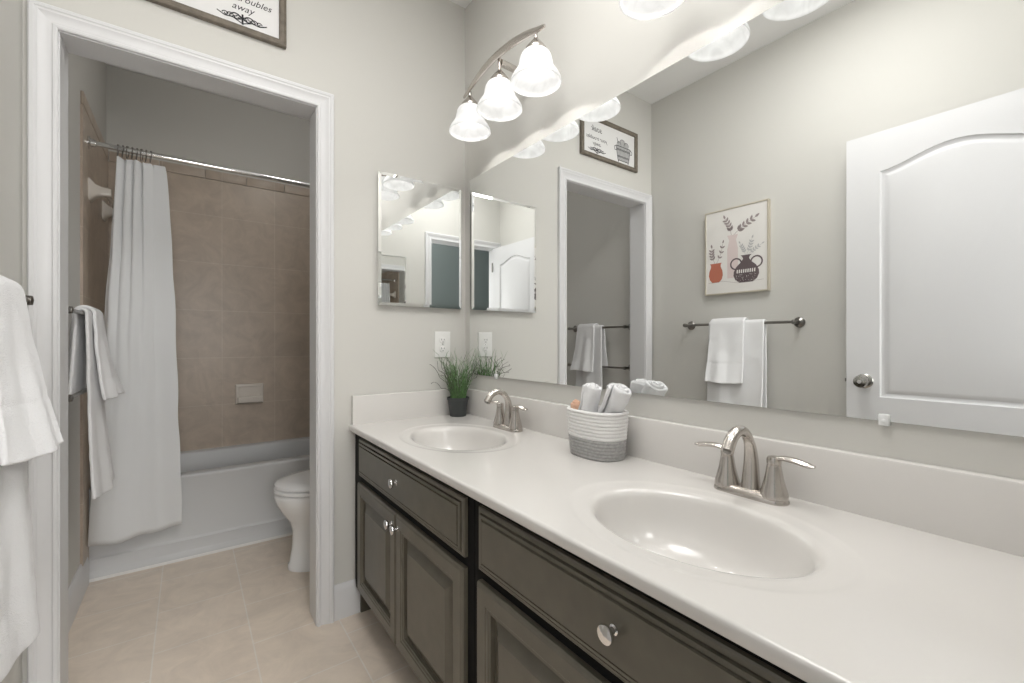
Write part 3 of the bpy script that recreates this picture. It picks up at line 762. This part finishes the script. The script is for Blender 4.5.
# ------------------------------------------------------------------ pictures
def picture_bath():
    x0, x1, z0, z1, yw = -0.219, 0.300, 2.248, 2.500, BY
    t = thing('framed_print', ((x0 + x1) / 2, yw, z0), 'grey-wood framed washtub print with script lettering above the tub doorway', 'picture')
    f = lambda u, v, o: (u, yw - o, v)
    b = BM(); loops = []
    for ins, o in [(0, 0.001), (0, 0.019), (0.003, 0.021), (0.008, 0.018), (0.018, 0.018), (0.021, 0.020), (0.024, 0.014), (0.024, 0.006)]:
        loops.append([f(x0 + ins, z0 + ins, o), f(x1 - ins, z0 + ins, o), f(x1 - ins, z1 - ins, o), f(x0 + ins, z1 - ins, o)])
    loft(b, loops); obj('frame', b, M['frame'], t, 20)
    b = BM(); box(b, x0 + 0.01, x1 - 0.01, yw - 0.008, yw - 0.001, z0 + 0.01, z1 - 0.01)
    pr = obj('print', b, M['paper'], t)
    P = lambda u, v, o=0.0086: (u, yw - o, v)
    # washtub drawing: body, hoops, handles, soap suds, brush and plant
    cx, cz = -0.085, 2.345
    b = BM()
    poly(b, [P(cx - 0.052, cz - 0.055), P(cx + 0.052, cz - 0.055), P(cx + 0.070, cz + 0.035), P(cx - 0.070, cz + 0.035)])
    for dx, dz, r in ((-0.03, 0.048, 0.022), (0.008, 0.056, 0.026), (0.042, 0.046, 0.018)):
        poly(b, [P(cx + dx + r * cos(2 * pi * k / 20), cz + dz + r * sin(2 * pi * k / 20), 0.0084) for k in range(20)])
    obj('tub_wash', b, M['inkl'], pr, 0)
    b = BM()
    def line(p, w=0.0016, o=0.0090):
        for (ua, va), (ub, vb) in zip(p, p[1:]):
            d = Vector((ub - ua, vb - va)); 
            if d.length < 1e-6: continue
            d = d.normalized() * w; nn = Vector((-d.y, d.x))
            poly(b, [P(ua - nn.x, va - nn.y, o), P(ub - nn.x, vb - nn.y, o), P(ub + nn.x, vb + nn.y, o), P(ua + nn.x, va + nn.y, o)])
    line([(cx - 0.052, cz - 0.055), (cx + 0.052, cz - 0.055), (cx + 0.070, cz + 0.035), (cx - 0.070, cz + 0.035), (cx - 0.052, cz - 0.055)], 0.002)
    for q in (0.25, 0.32, 0.72, 0.79): line([(cx - 0.052 - 0.018 * q, cz - 0.055 + 0.09 * q), (cx + 0.052 + 0.018 * q, cz - 0.055 + 0.09 * q)], 0.0016)
    for k in range(9): line([(cx - 0.044 + 0.011 * k, cz - 0.055), (cx - 0.058 + 0.0145 * k, cz + 0.035)], 0.0008)
    for dx, dz, r in ((-0.03, 0.048, 0.022), (0.008, 0.056, 0.026), (0.042, 0.046, 0.018)):
        line([(cx + dx + r * cos(pi * k / 10), cz + dz + r * sin(pi * k / 10)) for k in range(11)], 0.0013)
    line([(cx + 0.068, cz + 0.03), (cx + 0.085, cz + 0.025), (cx + 0.083, cz + 0.005), (cx + 0.064, cz + 0.004)], 0.0018)
    line([(cx - 0.068, cz + 0.03), (cx - 0.085, cz + 0.025), (cx - 0.083, cz + 0.005), (cx - 0.064, cz + 0.004)], 0.0018)
    line([(cx + 0.048, cz + 0.05), (cx + 0.062, cz + 0.085)], 0.0022)
    line([(cx - 0.045, cz - 0.055), (cx - 0.048, cz - 0.066)], 0.003); line([(cx + 0.045, cz - 0.055), (cx + 0.048, cz - 0.066)], 0.003)
    obj('tub_lines', b, M['ink'], pr, 0)
    tx = 0.158
    for body, sz, z in (('soak', 0.050, 2.412), ('your troubles', 0.033, 2.362), ('away', 0.034, 2.328)):
        b = BM(); text_mesh(b, body, sz, lambda x, y, z=z: P(tx + x, z + y, 0.0088), 0.35); obj('lettering', b, M['ink'], pr, 0)
    b = BM()
    def line2(p, w):
        for (ua, va), (ub, vb) in zip(p, p[1:]):
            d = Vector((ub - ua, vb - va)).normalized() * w; nn = Vector((-d.y, d.x))
            poly(b, [P(ua - nn.x, va - nn.y, 0.0088), P(ub - nn.x, vb - nn.y, 0.0088), P(ub + nn.x, vb + nn.y, 0.0088), P(ua + nn.x, va + nn.y, 0.0088)])
    for s in (-1, 1):      # flourish under the words
        for w, (c0, c1) in ((0.0022, (0.035, 0.018)), (0.0018, (0.066, 0.012)), (0.0016, (0.018, 0.011)), (0.0016, (0.095, 0.010))):
            line2([(tx + s * (c0 * 0.55 + c1 * (1 - q * 0.75) * cos(7 * q)) , 2.300 + c1 * 0.8 * (1 - q * 0.75) * sin(7 * q)) for q in [k / 16 for k in range(17)]], w)
        line2([(tx + s * 0.002, 2.283), (tx + s * 0.03, 2.295), (tx + s * 0.055, 2.292), (tx + s * 0.078, 2.302)], 0.0018)
    line2([(tx, 2.316), (tx, 2.279)], 0.003)
    obj('flourish', b, M['ink'], pr, 0)
picture_bath()

def picture_vases():
    y0, y1, z0, z1 = 1.106, 1.471, 1.410, 1.908
    t = thing('framed_art', (XL, (y0 + y1) / 2, z0), 'thin-framed print of red, blush and dark vases above the towel bar', 'picture')
    f = lambda u, v, o: (XL + o, u, v)
    b = BM(); loops = []
    for ins, o in [(0, 0.001), (0, 0.026), (0.007, 0.026), (0.007, 0.022)]:
        loops.append([f(y0 + ins, z0 + ins, o), f(y1 - ins, z0 + ins, o), f(y1 - ins, z1 - ins, o), f(y0 + ins, z1 - ins, o)])
    loft(b, loops); obj('frame', b, M['champagne'], t, 20)
    b = BM(); box(b, XL + 0.001, XL + 0.0225, y0 + 0.005, y1 - 0.005, z0 + 0.005, z1 - 0.005)
    cv = obj('canvas', b, M['canvas'], t)
    w, h = y1 - y0, z1 - z0
    # picture coordinates as the mirror shows them: s from left (high Y) to right, r from bottom
    P = lambda s, r, o=0.0232: (XL + o, y1 - s * w, z0 + r * h)
    asp = w / h
    def shape(bm, prof, c, o=0.0232):
        poly(bm, [P(c + d, r, o) for d, r in prof] + [P(c - d, r, o) for d, r in reversed(prof)])
    b = BM(); shape(b, [(0.085, 0.18), (0.085, 0.52), (0.07, 0.56), (0.055, 0.62), (0.085, 0.68)], 0.46, 0.0230); obj('blush_vase', b, M['blush'], cv, 0)
    b = BM(); shape(b, [(0.055, 0.145), (0.10, 0.18), (0.118, 0.23), (0.11, 0.28), (0.082, 0.33), (0.082, 0.355), (0.10, 0.375)], 0.185); obj('red_vase', b, M['terra'], cv, 0)
    b = BM(); shape(b, [(0.10, 0.115), (0.165, 0.15), (0.195, 0.20), (0.19, 0.245), (0.15, 0.30), (0.075, 0.35), (0.045, 0.385), (0.06, 0.41), (0.085, 0.425)], 0.67, 0.0236)
    for s in (-1, 1):
        for k in range(18):
            a0, a1 = 2 * pi * k / 18, 2 * pi * (k + 1) / 18
            q = lambda a, r: P(0.67 + s * 0.155 + r * cos(a), 0.335 + r * sin(a) * asp, 0.0234)
            poly(b, [q(a0, 0.095), q(a1, 0.095), q(a1, 0.072), q(a0, 0.072)])
    obj('dark_jug', b, M['plum'], cv, 0)
    b = BM()
    for k in range(9):
        s = 0.535 + 0.033 * k
        poly(b, [P(s - 0.010, 0.225, 0.0240), P(s + 0.008, 0.225, 0.0240), P(s + 0.012, 0.265, 0.0240), P(s - 0.006, 0.265, 0.0240)])
    R = random.Random(5)
    for k in range(40):
        s, r = 0.67 + R.uniform(-0.15, 0.15), R.uniform(0.125, 0.21)
        poly(b, [P(s - 0.004, r, 0.0240), P(s, r - 0.004, 0.0240), P(s + 0.004, r, 0.0240), P(s, r + 0.004, 0.0240)])
    obj('jug_pattern', b, M['canvas'], cv, 0)
    b = None
    def ln(p, wd=0.0025):
        for (ua, va), (ub, vb) in zip(p, p[1:]):
            d = Vector(((ub - ua), (vb - va) / asp)).normalized() * wd
            poly(b, [P(ua + d.y, va - d.x * asp), P(ub + d.y, vb - d.x * asp), P(ub - d.y, vb + d.x * asp), P(ua - d.y, va + d.x * asp)])
    def leaf(s, r, a, L_):
        du = Vector((cos(a), sin(a))); nn = Vector((-du.y, du.x)) * 0.22
        pts = [(0, 0), (0.35, 1), (0.7, 0.8), (1, 0), (0.7, -0.8), (0.35, -1)]
        poly(b, [P(s + (du.x * k + nn.x * m) * L_, r + (du.y * k + nn.y * m) * L_ * asp, 0.0234) for k, m in pts])
    def sprig(p0, p1, bend, n, L_):
        pts = []
        for k in range(13):
            q = k / 12; pts.append((p0[0] + (p1[0] - p0[0]) * q + bend * sin(pi * q), p0[1] + (p1[1] - p0[1]) * q))
        ln(pts)
        for i in range(n):
            k = 3 + int(9 * i / n); a = math.atan2((pts[k][1] - pts[k - 1][1]) / asp, pts[k][0] - pts[k - 1][0])
            leaf(*pts[k], a + 0.75, L_); leaf(*pts[k], a - 0.75, L_)
        a = math.atan2((p1[1] - p0[1]) / asp, p1[0] - p0[0]); leaf(*p1, a, L_)
    for args in (((0.44, 0.68), (0.34, 0.88), 0.02, 5, 0.075), ((0.48, 0.68), (0.80, 0.83), -0.02, 5, 0.085), ((0.17, 0.375), (0.12, 0.56), -0.02, 4, 0.07), ((0.20, 0.375), (0.30, 0.60), 0.02, 3, 0.06)):
        b = BM(); sprig(*args); obj('leaf_sprig', b, M['leafm'], cv, 0)
    b = BM(); ln([(0.06, 0.145), (0.30, 0.155), (0.55, 0.115), (0.93, 0.13)], 0.002); obj('table_line', b, M['leafm'], cv, 0)
    for args in (((0.66, 0.425), (0.58, 0.56), 0.01, 4, 0.05), ((0.68, 0.425), (0.76, 0.60), 0.01, 4, 0.055), ((0.70, 0.425), (0.90, 0.52), -0.01, 4, 0.05)):
        b = BM(); sprig(*args); obj('pale_sprig', b, M['inkl'], cv, 0)
picture_vases()

# ------------------------------------------------------------------ towel bars and towels
def towel_bar(xb, z, y0, y1, label, cat='towel bar', r=0.0075):
    t = thing('towel_bar', (XL, (y0 + y1) / 2, z), label, cat, 'dark metal towel bars on the left wall')
    b = BM(); tube(b, [(xb, y0 - 0.012, z), (xb, y1 + 0.012, z)], r, 16); obj('rail', b, M['pewter'], t)
    for y in (y0, y1):
        b = BM(); lathe(b, [(0, 0), (0.027, 0), (0.027, 0.004), (0.024, 0.008), (0.017, 0.011), (0.010, 0.018), (0.0085, 0.030), (0.010, xb - XL - 0.012), (0.0125, xb - XL), (0.0115, xb - XL + 0.009), (0, xb - XL + 0.012)], (XL, y, z), (1, 0, 0), 28)
        obj('bracket', b, M['pewter'], t)
XB = XL + 0.070
towel_bar(XB, 1.232, 0.965, 1.575, 'dark metal towel bar on the left wall below the vase print')
towel_bar(XB, 1.236, 2.045, 2.610, 'upper dark metal towel bar in the tub room')
towel_bar(XB, 0.943, 2.045, 2.610, 'lower dark metal towel bar in the tub room, behind the hanging towel')

def drape(name, label, y0, y1, zbar, rad, zf, zb, flare, thick, seed, flare_far=None, squeeze=0.0, bands=(), group=None, wav=0.006):
    """towel hung over a bar; front flap faces +X. flare: how far the bottom stands off; flare_far: at the high-Y edge"""
    if flare_far is None: flare_far = flare
    nl, nw = 34, 26; na = 10
    ym = (y0 + y1) / 2
    rows = []
    path = []
    for k in range(nl): path.append(('b', k / nl))
    for k in range(na + 1): path.append(('a', k / na))
    for k in range(1, nl + 1): path.append(('f', k / nl))
    b = BM()
    for kind, q in path:
        row = []
        for i in range(nw + 1):
            s = i / nw; fl = flare + (flare_far - flare) * s
            if kind == 'b':
                x = XB - rad; z = zb + (zbar - zb) * q; dn = 1 - q
                x -= 0.010 * dn
            elif kind == 'a':
                a = pi * (1 - q); x = XB + rad * cos(a); z = zbar + rad * sin(a) ; dn = 0
            else:
                dn = q; x = XB + rad + fl * (0.55 * q + 0.45 * q * q); z = zbar + (zf - zbar) * q
            y = y0 + (y1 - y0) * s
            y = ym + (y - ym) * (1 - squeeze * (1 - dn))
            w = wav * dn * (sin(7 * s + seed + 1.5 * dn) + 0.6 * sin(15 * s + 2 * seed))
            if kind == 'f':
                x += w
                for bz, bh in bands:
                    if abs(z - bz) < bh: x -= 0.0025
            elif kind == 'b':
                x = max(x + w * 0.4, XL + thick * 0.5 + 0.004)
            if kind == 'f': z += 0.004 * sin(5 * s + seed) * dn
            p = Vector((x, y, z)); nz = noise.noise_vector(p * 14 + Vector((seed, 0, 0)))
            p += Vector((nz.x * 0.003 * (kind == 'f'), nz.y * 0.003, nz.z * 0.003))
            row.append(p)
        rows.append(row)
    loft(b, rows, closed=False)
    o = obj(name, b, M['towel'], None, 80, mods=(('SOLIDIFY', dict(thickness=thick, offset=0)), ('BEVEL', dict(width=thick * 0.42, segments=3, limit_method='ANGLE', angle_limit=radians(50))), ('SUBSURF', dict(levels=1, render_levels=1))))
    tag(o, label, 'towel', group)
    return o
drape('bath_towel', 'large white bath towel on the left-wall bar, under the hand towel', 1.103, 1.412, 1.232, 0.0145, 0.515, 0.400, 0.032, 0.011, 1.3, 0.036, bands=((0.62, 0.010), (0.585, 0.004)), group='white towels on the left wall')
drape('hand_towel', 'folded white hand towel over the large bath towel at the left photo edge', 1.200, 1.396, 1.232, 0.0285, 0.900, 0.93, 0.024, 0.012, 2.2, 0.068, bands=((1.005, 0.006),), group='white towels on the left wall')
drape('bath_towel', 'white bath towel on the upper bar beside the shower curtain, under a hand towel', 2.228, 2.505, 1.236, 0.0145, 0.545, 0.93, 0.030, 0.011, 3.1, 0.050, squeeze=0.15, bands=((0.70, 0.010),), group='white towels in the tub room', wav=0.010)
drape('hand_towel', 'folded white hand towel on top of the towel by the shower curtain', 2.300, 2.500, 1.236, 0.0285, 0.908, 1.00, 0.030, 0.012, 4.4, 0.072, squeeze=0.12, bands=((0.985, 0.006),), group='white towels in the tub room', wav=0.009)

# ------------------------------------------------------------------ bathtub
def bathtub():
    x0, x1, y0, y1, zr = XL + 0.010, A - 0.010, 2.852, FY - 0.010, 0.435
    b = BM()
    pr = [(y0 + 0.030, zr), (y0 + 0.014, zr - 0.001), (y0 + 0.008, zr - 0.006), (y0 + 0.007, zr - 0.015), (y0 + 0.012, zr - 0.024), (y0 + 0.012, 0.112), (y0 + 0.010, 0.104), (y0 + 0.003, 0.098), (y0 + 0.003, 0.045), (y0 + 0.001, 0.040), (y0 - 0.004, 0.034), (y0 - 0.004, 0.001)]
    loft(b, [[(x, y, z) for y, z in pr] for x in (x0, x1)], closed=False)
    # rim and well
    n = 28; cor = [(x0, y0 + 0.030), (x1, y0 + 0.030), (x1, y1), (x0, y1)]; rect = []
    for i in range(4):
        p, q = cor[i], cor[(i + 1) % 4]
        for k in range(n): rect.append((p[0] + (q[0] - p[0]) * k / n, p[1] + (q[1] - p[1]) * k / n))
    cx, cy = (x0 + x1) / 2, (y0 + y1) / 2 + 0.012
    hx, hy = (x1 - x0) / 2, (y1 - y0) / 2
    loops = [[(x, y, zr) for x, y in rect]]
    for ix, iy, z, e in ((0.075, 0.066, zr, 6), (0.082, 0.073, zr - 0.003, 6), (0.088, 0.079, zr - 0.012, 6), (0.105, 0.088, 0.33, 5.5), (0.135, 0.105, 0.20, 5), (0.175, 0.13, 0.12, 4.5), (0.24, 0.17, 0.09, 4), (0.40, 0.24, 0.082, 3)):
        lp = []
        for x, y in rect:
            an = math.atan2((y - cy) / hy, (x - cx) / hx); ca, sa = cos(an), sin(an)
            rr = (abs(ca) ** e + abs(sa) ** e) ** (-1 / e)
            lp.append((cx + (hx - ix) * rr * ca, cy + (hy - iy) * rr * sa, z))
        loops.append(lp)
    loft(b, loops, False, True)
    bmesh.ops.remove_doubles(b, verts=b.verts, dist=1e-5)
    t = obj('bathtub', b, M['tub'], None, 40); tag(t, 'white alcove bathtub behind the curtain with a stepped front apron', 'bathtub')
    b = BM(); loft(b, [[(x, y0 - 0.004, 0.012), (x, y0 - 0.009, 0.006), (x, y0 - 0.012, 0.0005), (x, y0 - 0.004, 0.0005)] for x in (x0, x1)], True, True)
    obj('caulk_line', b, M['caulk'], t)
bathtub()

# soap dish on the far tiles
def soap_dish():
    xc, zc, yw = 0.336, 0.778, FY - 0.009
    t = thing('soap_dish', (xc, yw, zc - 0.065), 'beige ceramic soap dish on the brown tile above the bathtub', 'soap dish')
    f = lambda u, v, o: (u, yw - o, v)
    b = BM()
    panel(b, f, xc - 0.082, xc + 0.082, zc - 0.066, zc + 0.066, [(0, 0), (0, 0.012), (0.004, 0.018), (0.010, 0.020), (0.014, 0.019), (0.022, 0.013)])
    obj('plate', b, M['ceramic'], t)
    b = BM()
    pts = [(0.0, -0.018), (0.040, -0.022), (0.048, -0.016), (0.056, -0.018), (0.058, -0.030), (0.052, -0.055), (0.034, -0.064), (0.010, -0.066)]
    loft(b, [[(xc + s * 0.070, yw - 0.004 - d, zc + z) for d, z in pts] for s in (-1, -0.8, 0.8, 1)], True, True)
    obj('tray', b, M['ceramic'], t)
soap_dish()

# ceramic towel bar on the left tile wall of the tub
def ceramic_bar():
    xw, zc, ya, yb = XL + 0.009, 1.852, 2.885, 3.300
    t = thing('ceramic_towel_bar', (xw, (ya + yb) / 2, zc), 'biscuit ceramic towel bar on the left tile wall, left of the shower curtain', 'towel bar')
    def sq(hw, hz, x, y, dz=0.0, n=32, e=5):
        lp = []
        for k in range(n):
            a = 2 * pi * k / n; ca, sa = cos(a), sin(a); rr = (abs(ca) ** e + abs(sa) ** e) ** (-1 / e)
            lp.append((x, y + hw * rr * ca, zc + dz + hz * rr * sa))
        return lp
    for y in (ya, yb):
        b = BM(); loft(b, [sq(0.046, 0.053, xw, y), sq(0.046, 0.053, xw + 0.005, y), sq(0.040, 0.046, xw + 0.011, y), sq(0.026, 0.030, xw + 0.024, y), sq(0.020, 0.022, xw + 0.044, y), sq(0.020, 0.020, xw + 0.070, y), sq(0.018, 0.018, xw + 0.078, y), sq(0.012, 0.012, xw + 0.080, y)], True, True)
        obj('post', b, M['ceramic'], t, 50)
    b = BM(); tube(b, [(xw + 0.060, ya + 0.015, zc), (xw + 0.060, yb - 0.015, zc)], 0.010, 16); obj('rail', b, M['ceramic'], t)
ceramic_bar()

# ------------------------------------------------------------------ shower rod, rings and curtain
RY, RZ = 2.845, 2.066
def shower_rod():
    t = thing('shower_rod', (XL, RY, RZ), 'chrome shower curtain rod across the tub alcove', 'curtain rod')
    b = BM(); tube(b, [(XL + 0.012, RY, RZ), (A - 0.012, RY, RZ)], 0.0125, 20); obj('rail', b, M['chrome'], t)
    for x, s in ((XL + 0.009, 1), (A - 0.009, -1)):
        b = BM(); lathe(b, [(0, 0), (0.030, 0), (0.030, 0.005), (0.020, 0.011), (0.0165, 0.026), (0, 0.026)], (x, RY, RZ), (s, 0, 0), 28); obj('end_flange', b, M['chrome'], t)
shower_rod()
def curtain_top(s):                                   # X of the header along the curtain
    return -0.286 + 0.190 * s
PLEATS = ((0.10, 0.055, 0.034), (0.27, 0.05, 0.026), (0.43, 0.05, 0.028), (0.60, 0.05, 0.024))
def fold(s, q):
    y = 0.0
    for k, (c, w, a) in enumerate(PLEATS):            # gathered pleats under the rings, spreading out further down
        cc = c + 0.10 * q * (c - 0.3) + 0.02 * sin(2.5 * q + k)
        ww = w * (1 + 1.3 * q); y -= a * (1 - 0.40 * q) * math.exp(-((s - cc) / ww) ** 2)
    return y + 0.012 + 0.012 * q * sin(8 * s + 2)
def curtain():
    b = BM(); ns, nq = 150, 70; rows = []
    zt, zb = RZ - 0.045, 0.185
    for j in range(nq + 1):
        q = j / nq; row = []
        for i in range(ns + 1):
            s = i / ns
            sp = q ** (0.62 if s > 0.5 else 0.62 + 0.9 * (0.5 - s))
            xt = curtain_top(s); xb = -0.377 + 0.352 * s
            x = xt + (xb - xt) * sp
            y = RY - 0.002 + fold(s, q) - 0.048 * min(1, q * 1.5) 
            x += 0.008 * (1 - q) ** 2 * sin(2 * pi * 6 * s + 1) * (s < 0.7)
            z = zt + (zb - zt) * q
            z -= 0.007 * (1 - q) ** 6 * (0.5 - 0.5 * cos(2 * pi * 9 * s)) * (s < 0.78)      # header sags between the rings
            z += 0.006 * q * sin(14 * s + 0.6) + 0.020 * q * q * (s - 0.3)
            p = Vector((max(x, XL + 0.012), y, z)); row.append(p + noise.noise_vector(p * 5) * 0.006 * min(1, q * 3 + 0.2))
        rows.append(row)
    loft(b, rows, closed=False)
    t = obj('shower_curtain', b, M['curtain'], None, 80, mods=(('SOLIDIFY', dict(thickness=0.0016, offset=0)),))
    tag(t, 'white cloth shower curtain drawn to the left of the bathtub', 'shower curtain')
curtain()
ring0 = None
RL = ['nearest the left tile wall', 'second from the left tile wall', 'third from the left tile wall', 'fourth from the left tile wall', 'fifth from the left tile wall', 'sixth from the left tile wall', 'seventh from the left tile wall', 'eighth from the left tile wall']
for k in range(8):
    x = curtain_top(0.06 + k / 8 * 0.74)
    if ring0 is None:
        b = BM(); pts = [(x + 0.003 * cos(a), RY + 0.0165 * sin(a), RZ - 0.012 + 0.0285 * cos(a)) for a in [2 * pi * i / 28 for i in range(29)]]
        tube(b, pts, 0.0016, 8, False)
        for i in range(5):
            lathe(b, [(0, -0.003), (0.003, -0.0015), (0.003, 0.0015), (0, 0.003)], (x, RY + 0.009 * (i - 2) / 2, RZ + 0.0155 - 0.0008 * (i - 2) ** 2), (0, 1, 0), 8)
        bm_loc = Vector((x, RY, RZ)); b.transform(Matrix.Translation(-bm_loc))
        ring0 = obj('curtain_ring', b, M['pewter'], None, 60); ring0.location = bm_loc
        tag(ring0, 'small metal curtain ring on the rod, ' + RL[0], 'curtain ring', 'curtain rings on the shower rod')
        base_x0 = x
    else:
        r = ring0.copy(); COL.objects.link(r); r.location = (x, RY, RZ); r.rotation_euler = (0, 0, 0.25 * sin(k * 2.1))
        r['label'] = 'small metal curtain ring on the rod, ' + RL[k]

# ------------------------------------------------------------------ toilet, facing the left wall
def toilet():
    cy = 2.425
    t = thing('toilet', (0.7, cy, 0), 'white toilet with closed lid beside the bathtub, partly behind the doorway', 'toilet')
    def egg(xf, xb, hw, z, n=40, e=2.0):
        lp = []
        xm = xf + (xb - xf) * 0.46
        for k in range(n):
            a = 2 * pi * k / n; ca, sa = cos(a), sin(a)
            ee = e if ca < 0 else e + 1.2
            px = math.copysign(abs(ca) ** (2 / ee), ca); py = math.copysign(abs(sa) ** (2 / ee), sa)
            lp.append((xm + px * (xm - xf if ca < 0 else xb - xm), cy + hw * py, z))
        return lp
    b = BM()
    loft(b, [egg(0.398, 0.86, 0.112, 0), egg(0.398, 0.86, 0.112, 0.022), egg(0.406, 0.85, 0.104, 0.032), egg(0.418, 0.84, 0.094, 0.12), egg(0.420, 0.84, 0.094, 0.19), egg(0.405, 0.85, 0.112, 0.238),
             egg(0.372, 0.87, 0.148, 0.285), egg(0.346, 0.88, 0.175, 0.335), egg(0.338, 0.885, 0.183, 0.370), egg(0.340, 0.885, 0.182, 0.384), egg(0.348, 0.88, 0.175, 0.388)], True, True)
    obj('bowl', b, M['porc'], t, 60)
    b = BM(); loft(b, [egg(0.342, 0.84, 0.180, 0.3905), egg(0.336, 0.84, 0.186, 0.394), egg(0.336, 0.84, 0.186, 0.406), egg(0.341, 0.84, 0.181, 0.410)], True, True)
    obj('seat', b, M['porc'], t, 50)
    b = BM(); loft(b, [egg(0.345, 0.84, 0.179, 0.4135), egg(0.338, 0.842, 0.186, 0.417), egg(0.339, 0.842, 0.185, 0.428), egg(0.352, 0.838, 0.172, 0.436), egg(0.40, 0.82, 0.135, 0.441), egg(0.50, 0.75, 0.06, 0.443)], True, True)
    obj('lid', b, M['porc'], t, 50)
    b = BM(); box(b, 0.875, A - 0.012, cy - 0.215, cy + 0.215, 0.375, 0.735, 0.02, 3); obj('tank', b, M['porc'], t, 50)
    b = BM(); box(b, 0.866, A - 0.008, cy - 0.225, cy + 0.225, 0.736, 0.770, 0.010, 3); obj('tank_lid', b, M['porc'], t, 50)
    b = BM(); tube(b, [(0.874, cy - 0.15, 0.69), (0.858, cy - 0.15, 0.69), (0.852, cy - 0.14, 0.688), (0.850, cy - 0.09, 0.682)], 0.006, 10); obj('flush_lever', b, M['chrome'], t)
toilet()
